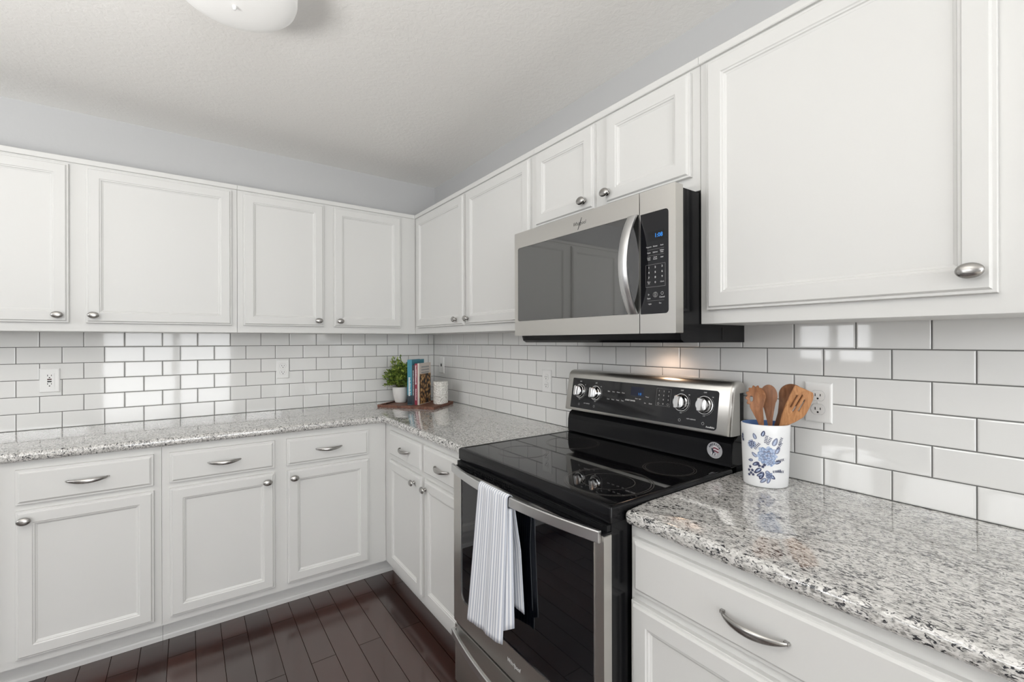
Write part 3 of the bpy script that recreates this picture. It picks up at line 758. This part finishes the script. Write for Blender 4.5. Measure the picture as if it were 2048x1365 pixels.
# ------------------------------------------------------------------ tray group in the corner
TA = Vector((-.510, -.250, 0)); E1 = Vector((.614, -.789, 0)); E2 = Vector((.789, .614, 0)); UPV = Vector((0, 0, 1))
def FT(p, q, z): return TA+E1*p+E2*q+UPV*z        # tray frame: along the front, back, up
TZ = .9145
tr = thing('wooden_tray', FT(.195, .14, TZ), 'reddish wooden tray set across the worktop corner', 'tray')
bm = bmesh.new(); box(bm, FT, 0, .392, 0, .283, TZ, TZ+.0085)
bmesh.ops.bevel(bm, geom=bm.edges[:], offset=.0015, segments=2, affect='EDGES'); fin_mesh('tray_base', bm, M['traywood'], tr, 40)
bm = bmesh.new(); zt = TZ+.0165
for (p0, p1, q0, q1) in ((0, .392, 0, .012), (0, .392, .271, .283), (0, .012, .0125, .2705), (.380, .392, .0125, .2705)):
    v0 = len(bm.verts); box(bm, FT, p0, p1, q0, q1, TZ+.0087, zt)
bmesh.ops.bevel(bm, geom=bm.edges[:], offset=.0012, segments=1, affect='EDGES'); fin_mesh('rim', bm, M['traywood'], tr, 40)
bm = bmesh.new(); box(bm, FT, .0122, .0135, .085, .200, TZ+.0095, zt-.002)
fin_mesh('handle_slot', bm, M['traydark'], tr)
TB = TZ+.0088
# potted plant
pc = FT(.052, .196, TB)
pp = thing('potted_plant', pc, 'small leafy green plant in a white pot at the left end of the tray', 'plant')
X, Y, Z = Vector((1, 0, 0)), Vector((0, 1, 0)), UPV
bm = bmesh.new(); lathe(bm, pc, X, Y, Z, [(.034, 0), (.037, .002), (.041, .018), (.0412, .019), (.0445, .030), (.0448, .031), (.050, .055), (.0535, .085), (.0545, .1015), (.0535, .1030), (.0505, .1020), (.0495, .088)], 40, cap=False)
bm.faces.new([v for v in bm.verts if abs(v.co.z-pc.z) < 1e-6]); fin_mesh('pot', bm, M['pot'], pp, 50)
bm = bmesh.new(); lathe(bm, pc, X, Y, Z, [(.0490, .090), (0, .092)], 30, cap=False); fin_mesh('soil', bm, M['soil'], pp)
bl = bmesh.new(); bs = bmesh.new(); rnd = random.Random(11)
def leaf(bm, p, dr_, ln_, w):
    dr_ = dr_.normalized(); side = dr_.cross(UPV); side = side.normalized() if side.length > .05 else Vector((1, 0, 0))
    side.rotate(Matrix.Rotation(rnd.uniform(-.9, .9), 3, dr_)); up = side.cross(dr_)
    pts = [p, p+dr_*ln_*.4+side*w-up*w*.25, p+dr_*ln_*.75+side*w*.8-up*w*.2, p+dr_*ln_-up*ln_*.1, p+dr_*ln_*.75-side*w*.8-up*w*.2, p+dr_*ln_*.4-side*w-up*w*.25, p+dr_*ln_*.5]
    v = [bm.verts.new(q) for q in pts]
    for a, b in ((0, 1), (1, 2), (2, 3), (3, 4), (4, 5), (5, 0)): bm.faces.new((v[a], v[b], v[6]))
for i in range(120):
    az = i*2.39996; el = math.asin(min(.999, .02+.97*((i+.5)/120)))
    k_ = rnd.uniform(.78, 1.08) if rnd.random() < .85 else rnd.uniform(1.08, 1.22)
    tgt = pc+Vector((.100*math.cos(az)*math.cos(el)*k_, .100*math.sin(az)*math.cos(el)*k_, .090+.165*math.sin(el)*k_+.018))
    tgt.x = min(tgt.x, -.012); tgt.y = min(tgt.y, -.012)
    pe = (tgt-TA).dot(E1)
    if pe > .138: tgt -= E1*(pe-.138)
    p0 = pc+Vector((rnd.uniform(-.02, .02), rnd.uniform(-.02, .02), .090)); prev = p0; n = 6
    for k in range(1, n+1):
        t = k/n; p = p0.lerp(tgt, t)+Vector((0, 0, .016*math.sin(math.pi*t)))
        dd = (p-prev); a1 = dd.normalized(); u_ = a1.cross(UPV)
        u_ = (u_ if u_.length > .1 else a1.cross(X)).normalized()
        lathe(bs, prev, u_, u_.cross(a1), a1, [(.0009, 0), (.0008, dd.length)], 5, cap=False)
        if k > 2:
            for q in range(3):
                side = Vector((rnd.uniform(-1, 1), rnd.uniform(-1, 1), rnd.uniform(-.5, .9)))
                lf = a1*.8+side*.8; lp0 = p-dd*rnd.random(); tip = lp0+lf.normalized()*.026
                if tip.x > -.004 or tip.y > -.004 or (tip-TA).dot(E1) > .149: continue
                leaf(bl, lp0, lf, rnd.uniform(.018, .030), rnd.uniform(.0058, .0090))
        if k == n: leaf(bl, p, a1, .02, .0055)
        prev = p
fo = fin_mesh('foliage', bl, M['leaf'], pp, None, recalc=False)
fin_mesh('stems', bs, M['stem'], pp, None)
# books: thickness along the tray front, spines to the viewer
def book(p0, p1, hgt, dep, mcov, label, band=None, art=None, marks=None, q0=.106):
    t = thing('book', FT((p0+p1)/2, q0+dep/2, TB), label, 'book', 'books on the tray')
    bm = bmesh.new(); w = .0022
    box(bm, FT, p0, p0+w, q0, q0+dep, TB, TB+hgt); box(bm, FT, p1-w, p1, q0, q0+dep, TB, TB+hgt); box(bm, FT, p0+w, p1-w, q0, q0+w, TB, TB+hgt)
    cv = fin_mesh('cover', bm, mcov, t)
    bbox('pages', FT, p0+w+.0002, p1-w-.0002, q0+w+.0002, q0+dep-.003, TB+.003, TB+hgt-.003, M['paper'], t)
    if band: bbox('spine_band', FT, p0+.0003, p1-.0003, q0-.0005, q0-.0001, TB+.002, TB+band[0], band[1], cv)
    if marks:
        bm = bmesh.new(); rn = random.Random(int(p0*1e4))
        for (z0, z1, ww) in marks:
            z = z0
            while z < z1:
                l = rn.uniform(.004, .009); c = (p0+p1)/2
                box(bm, FT, c-ww/2, c+ww/2*rn.uniform(.3, 1), q0-.0009, q0-.0006, TB+z, TB+z+l*.75); z += l
        absorb(cv, fin_mesh('spine_print', bm, M['ink'], cv))
    if art:
        bbox('cover_picture', FT, p1+.0001, p1+.0005, q0+.006, q0+dep-.002, TB+.004, TB+art, M['food'], cv)
        bm = bmesh.new(); rn = random.Random(5)
        for r_ in range(3):
            q = q0+.03
            while q < q0+dep-.03:
                l = rn.uniform(.008, .016); box(bm, FT, p1+.0001, p1+.0004, q, q+l*.8, TB+hgt-.030-r_*.018, TB+hgt-.020-r_*.018); q += l
        absorb(cv, fin_mesh('cover_print', bm, M['ink_dim'], cv))
    return t
b0 = .152
book(b0, b0+.033, .286, .163, M['teal'], 'tall teal book with a white title on its spine', (.060, M['tealdark']), None, [(.055, .175, .016)])
book(b0+.0335, b0+.0530, .252, .160, M['darkbook'], 'dark charcoal book between the teal and red books', None, None, [(.06, .215, .004)])
book(b0+.0535, b0+.0715, .262, .162, M['redbook'], 'wine red book with pale lettering on its spine', None, None, [(.03, .10, .006), (.13, .245, .008)], .104)
book(b0+.0720, b0+.0840, .264, .160, M['creambook'], 'cream cookbook with a golden food photo on its cover', None, .195, None)
# jar
jc = FT(.338, .205, TB)
jr = thing('lidded_jar', jc, 'white embossed ceramic jar with a lid at the right end of the tray', 'jar')
bm = bmesh.new(); lathe(bm, jc, X, Y, Z, [(.044, 0), (.0475, .003), (.0480, .060), (.0480, .112), (.0465, .1160), (0, .1160)], 44); fin_mesh('jar_body', bm, M['jar'], jr, 40)
bm = bmesh.new(); n = 44
lathe(bm, jc, X, Y, Z, [(.0470, .1163), (.0492, .1170), (.0492, .1270), (.0480, .1275), (.0475, .1340), (.0485, .1350), (.0485, .1420), (.0465, .1440), (0, .1440)], n); fin_mesh('lid', bm, M['jar'], jr, 40)

# ------------------------------------------------------------------ utensil crock and wooden utensils
CC = Vector((-.118, -2.410, .9145)); CH = Vector((.43, -.903, 0)).normalized(); CN = Vector((-.903, -.43, 0)).normalized()
CX = (CH*math.cos(R(-14))+CN*math.sin(R(-14))).normalized(); CY = UPV.cross(CX)
ck_ = thing('utensil_crock', CC, 'white oval utensil crock with blue flower print, right of the stove', 'crock')
def csc(h): return .905+.095*(h/.176)**.8
def crk(h, out=0): return (.0635*csc(h)+out, .0520*csc(h)+out)
bm = bmesh.new(); loops = []
for h, o_ in ((0, -.004), (.001, -.0015), (.004, 0), (.03, 0), (.06, 0), (.09, 0), (.12, 0), (.15, 0), (.1735, 0), (.1755, -.001), (.1760, -.0022)):
    a, b = crk(h, o_); loops.append([bm.verts.new(CC+CX*a*math.cos(2*math.pi*k/56)+CY*b*math.sin(2*math.pi*k/56)+UPV*h) for k in range(56)])
for l0, l1 in zip(loops, loops[1:]):
    for k in range(56): bm.faces.new((l0[k], l0[(k+1) % 56], l1[(k+1) % 56], l1[k]))
bm.faces.new(loops[0][::-1]); fin_mesh('crock_body', bm, M['crock'], ck_, 50)
bm = bmesh.new(); loops = []
for h, o_ in ((.1759, -.0024), (.174, -.0042), (.12, -.0045), (.05, -.0045), (.006, -.0045)):
    a, b = crk(h, o_); loops.append([bm.verts.new(CC+CX*a*math.cos(2*math.pi*k/56)+CY*b*math.sin(2*math.pi*k/56)+UPV*h) for k in range(56)])
for l0, l1 in zip(loops, loops[1:]):
    for k in range(56): bm.faces.new((l0[k], l0[(k+1) % 56], l1[(k+1) % 56], l1[k]))
bm.faces.new(loops[-1]); fin_mesh('inner_glaze', bm, M['crockin'], ck_, 50)
# print wrapped on the crock: w = arc distance from the side facing out, h = height
TH0 = math.atan2(CN.dot(CY), CN.dot(CX))
def cpt(w, h, out=.00025):
    t = TH0+(w)/.0565; a, b = crk(h, out); return CC+CX*a*math.cos(t)+CY*b*math.sin(t)+UPV*h
# positive w must run to the right in the photo
SG = 1 if (cpt(.01, .1)-cpt(0, .1)).dot(CH) > 0 else -1
fl = bmesh.new(); lay = [0.0]
def blob(w, h, pts, mi):
    lay[0] += 4e-6; o_ = .00018+lay[0]
    c = fl.verts.new(cpt(SG*w, h, o_)); vs = [fl.verts.new(cpt(SG*(w+x), h+y, o_)) for x, y in pts]
    for i in range(len(vs)):
        f = fl.faces.new((c, vs[i], vs[(i+1) % len(vs)])); f.material_index = mi
def petal(w, h, ang, l, wd, mi, r0=0):
    c, s = math.cos(ang), math.sin(ang); pts = []
    for k in range(12):
        t = 2*math.pi*k/12; x = r0+l/2+l/2*math.cos(t); y = wd/2*math.sin(t)*(1.1-.25*math.cos(t)); pts.append((x*c-y*s, x*s+y*c))
    cx = (r0+l/2)*c; cy = (r0+l/2)*s
    blob(w+cx, h+cy, [(x-cx, y-cy) for x, y in pts], mi)
fr = random.Random(3)
def rose(w, h, r, mats_):
    for k, (rr_, n, m_) in enumerate(((1.0, 8, mats_[0]), (.92, 8, mats_[1]), (.72, 7, mats_[0]), (.60, 7, mats_[2]), (.45, 6, mats_[1]), (.32, 5, mats_[0]), (.2, 4, mats_[2]))):
        for i in range(n):
            a = 2*math.pi*(i+.5*(k % 2))/n+fr.uniform(-.15, .15)
            petal(w, h, a, r*rr_*fr.uniform(.85, 1.1), r*rr_*fr.uniform(.48, .62), m_)
def lf(w, h, ang, l, m_):
    petal(w, h, ang, l, l*.48, m_); petal(w+.1*l*math.cos(ang), h+.1*l*math.sin(ang), ang, l*.7, l*.18, 0 if m_ != 0 else 1)
def sprig(w, h, ang, n, m_):
    for k in range(n):
        x = w+k*.0045*math.cos(ang); y = h+k*.0045*math.sin(ang)
        for sd in (-1, 1): petal(x, y, ang+sd*1.0, .0042, .0019, m_)
def tiny(w, h, r, m_):
    for i in range(5): petal(w, h, 2*math.pi*i/5+.3, r, r*.6, m_)
lf(-.018, .085, 2.4, .018, 3); lf(-.012, .070, 3.6, .02, 2)
for (w, h, a, l, m_) in ((-.008, .055, 3.9, .022, 2), (.004, .050, 5.2, .022, 3), (-.004, .046, 4.4, .024, 2), (.024, .072, .3, .018, 2), (.026, .098, 1.1, .022, 3), (-.020, .135, 1.9, .018, 3), (-.005, .145, 1.3, .017, 2), (.020, .120, 1.2, .024, 3), (-.028, .075, 3.3, .014, 2), (.010, .040, 5.6, .02, 2), (-.003, .040, 3.6, .018, 2), (.012, .030, 4.4, .017, 3), (.004, .028, 3.9, .02, 3)): lf(w, h, a, l, m_)
rose(.006, .092, .026, (0, 1, 3)); rose(-.031, .120, .013, (3, 0, 2)); rose(.014, .074, .012, (0, 1, 3)); rose(.011, .036, .010, (1, 3, 2))
for (w, h) in ((-.040, .045), (-.034, .038), (-.040, .032), (-.030, .046), (-.036, .055), (-.028, .034), (-.022, .042), (-.012, .062), (-.004, .060), (.000, .066), (-.016, .068)): tiny(w, h, .0045, 2)
for (w, h, a) in ((.002, .128, 1.4), (.007, .124, 1.2), (.030, .112, 1.0), (.034, .124, 1.2), (.028, .078, .2), (.020, .048, .2), (.028, .050, -.1), (-.022, .108, 1.0)): sprig(w, h, a, 5, 2)
for (w, h) in ((-.063, .135), (-.060, .128), (-.062, .142)): tiny(w, h, .005, 2)
fin_mesh('flower_print', fl, [M['fl1'], M['fl2'], M['fl3'], M['fl4']], ck_, None)

def FU(off):
    O = Vector((-.112, -2.415, 0))
    return lambda a, d, z: O+CH*a+CN*(d+off)+UPV*z
def smooth_loop(pts, it=2):
    for _ in range(it):
        q = []
        for i in range(len(pts)):
            (x0, y0), (x1, y1) = pts[i], pts[(i+1) % len(pts)]
            q += [(x0*.75+x1*.25, y0*.75+y1*.25), (x0*.25+x1*.75, y0*.25+y1*.75)]
        pts = q
    return pts
def utensil(name, label, outer, holes, off, m, thick, bowl=None, lean=0, foot=(0, .05)):
    F0 = FU(off); c = F0(foot[0], 0, .925)
    bm = bmesh.new()
    def F(a, d, z):
        dd = d+lean*(z-1.09)
        if bowl: 
            q = max(0, 1-(((a-bowl[0])/bowl[2])**2+((z-bowl[1])/bowl[3])**2)); dd -= bowl[4]*q
        return F0(a, dd, z)
    loops = [outer]+list(holes); eds = []
    for lp_ in loops:
        vs = [bm.verts.new((a, 0, z)) for a, z in lp_]; eds += [bm.edges.new((vs[i], vs[(i+1) % len(vs)])) for i in range(len(vs))]
    r = bmesh.ops.triangle_fill(bm, use_beauty=True, use_dissolve=False, edges=eds)
    bmesh.ops.subdivide_edges(bm, edges=[e for e in bm.edges if not e.is_boundary and e.calc_length() > .012], cuts=1)
    bmesh.ops.triangulate(bm, faces=bm.faces)
    bmesh.ops.subdivide_edges(bm, edges=[e for e in bm.edges if not e.is_boundary and e.calc_length() > .010], cuts=1)
    bmesh.ops.triangulate(bm, faces=bm.faces)
    fs = bm.faces[:]
    e = bmesh.ops.extrude_face_region(bm, geom=fs)
    for g in e['geom']:
        if isinstance(g, bmesh.types.BMVert): g.co.y += thick
    for v in bm.verts: v.co = F(v.co.x, v.co.y-thick/2, v.co.z)
    bv = [ed for ed in bm.edges if len(ed.link_faces) == 2 and ed.calc_face_angle(0) > R(60)]
    bmesh.ops.bevel(bm, geom=bv, offset=thick*.3, segments=2, affect='EDGES', clamp_overlap=True)
    o = fin_mesh(name, bm, m, None, 55); tag(o, label, 'utensil', 'wooden utensils in the crock'); return o
# pasta server: toothed oval head with a round drain hole
hd_ = []
for k in range(0, 41):
    t = R(238-k*6.0-0); wob = .0028*math.cos(k*1.42) if k < 30 else 0
    hd_.append((-.0305+(.0250+wob)*math.cos(t), 1.1640+(.0330+wob)*math.sin(t)))
srv = hd_[:]+[(-.0130, 1.1330), (-.0112, 1.1050), (-.0105, 1.0840), (-.008, .9300), (-.020, .9300), (-.0235, 1.0840), (-.0290, 1.1000)]
utensil('pasta_server', 'wooden pasta server with a toothed head and drain hole, leftmost in the crock', srv, [[(-.0420+.0042*math.cos(R(q)), 1.1590+.0085*math.sin(R(q))) for q in range(0, 360, 24)]], .020, M['wood_a'], .008, (-.03, 1.165, .026, .036, .006), .02, (-.014, .05))
sp_ = [(.0015+.0220*math.cos(R(q)), 1.1690+.0312*math.sin(R(q))) for q in range(-38, 219, 8)]
spn = sp_[:]+[(-.0105, 1.1310), (-.0050, 1.1060), (-.0005, 1.0840), (.004, .9300), (.015, .9300), (.0105, 1.0840), (.0118, 1.1050), (.0160, 1.1330)]
utensil('wooden_spoon', 'round-headed wooden spoon beside the pasta server in the crock', spn, [], .004, M['wood_b'], .008, (.0015, 1.169, .022, .031, -.004), -.02, (.0095, .05))
dk = [(.0585+.0315*math.cos(R(q)), 1.1710+.0320*math.sin(R(q))) for q in range(-60, 176, 8)]+[(.0285, 1.150), (.0275, 1.120), (.0262, 1.090), (.0200, .9300), (.0110, .9300), (.0165, 1.090), (.0200, 1.112)]
dk = [(.0585+.0315*math.cos(R(q)), 1.1710+.0320*math.sin(R(q))) for q in range(-62, 186, 8)]+[(.0275, 1.150), (.0245, 1.118), (.0160, 1.084), (.0105, .9300), (.0200, .9300), (.0285, 1.084), (.0370, 1.112), (.0480, 1.132)]
utensil('wooden_ladle', 'dark hollow wooden ladle behind the slotted spatula', dk, [], -.016, M['wood_b'], .009, (.052, 1.175, .026, .032, .010), -.03, (.016, .05))
sl = lambda a0, z0, a1, z1, w: [(a0+w*math.cos(R(q))+(0 if q < 180 else 0), z0+w*math.sin(R(q))) for q in range(-30, 151, 30)]+[(a1+w*math.cos(R(q)), z1+w*math.sin(R(q))) for q in range(150, 331, 30)]
spt = [(.0668, 1.2025), (.0870, 1.1940), (.1068, 1.1840), (.1085, 1.1760), (.1065, 1.1640), (.0990, 1.1430), (.0915, 1.1255), (.0835, 1.1140), (.0640, 1.0990), (.0430, 1.0870), (.031, 1.062), (.020, .9300), (.010, .9300), (.0215, 1.060), (.0265, 1.0870), (.0330, 1.1180), (.0420, 1.1480), (.0550, 1.1800), (.0640, 1.2010)]
utensil('slotted_spatula', 'honey-coloured wooden spatula with three slots, rightmost in the crock', spt, [sl(.0700, 1.1745, .0545, 1.1430, .0013), sl(.0815, 1.1750, .0598, 1.1310, .0013), sl(.0872, 1.1625, .0728, 1.1330, .0012)], .012, M['wood_c'], .007, (.07, 1.15, .05, .07, -.004), 0, (.016, .05))

# ------------------------------------------------------------------ ceiling lamp
lc = Vector((-1.3585, -1.4930, ZC))
cl = thing('ceiling_light', lc, 'round white dome light on the ceiling', 'ceiling light')
bm = bmesh.new(); lathe(bm, lc, X, Y, -UPV, [(.150, .0005), (.152, .030), (.150, .034)], 48); fin_mesh('base_ring', bm, M['plate'], cl, 50)
bm = bmesh.new(); lathe(bm, lc, X, Y, -UPV, [(.151, .0345), (.163, .052), (.168, .078), (.1675, .100), (.163, .114), (.148, .128), (.115, .140), (.070, .147), (0, .150)], 56, cap=False)
fin_mesh('dome', bm, M['lamp'], cl, 60)
bm = bmesh.new(); lathe(bm, lc, X, Y, -UPV, [(.006, .1502), (.006, .156), (.003, .162), (0, .162)], 14); fin_mesh('finial', bm, M['plate'], cl, 50)
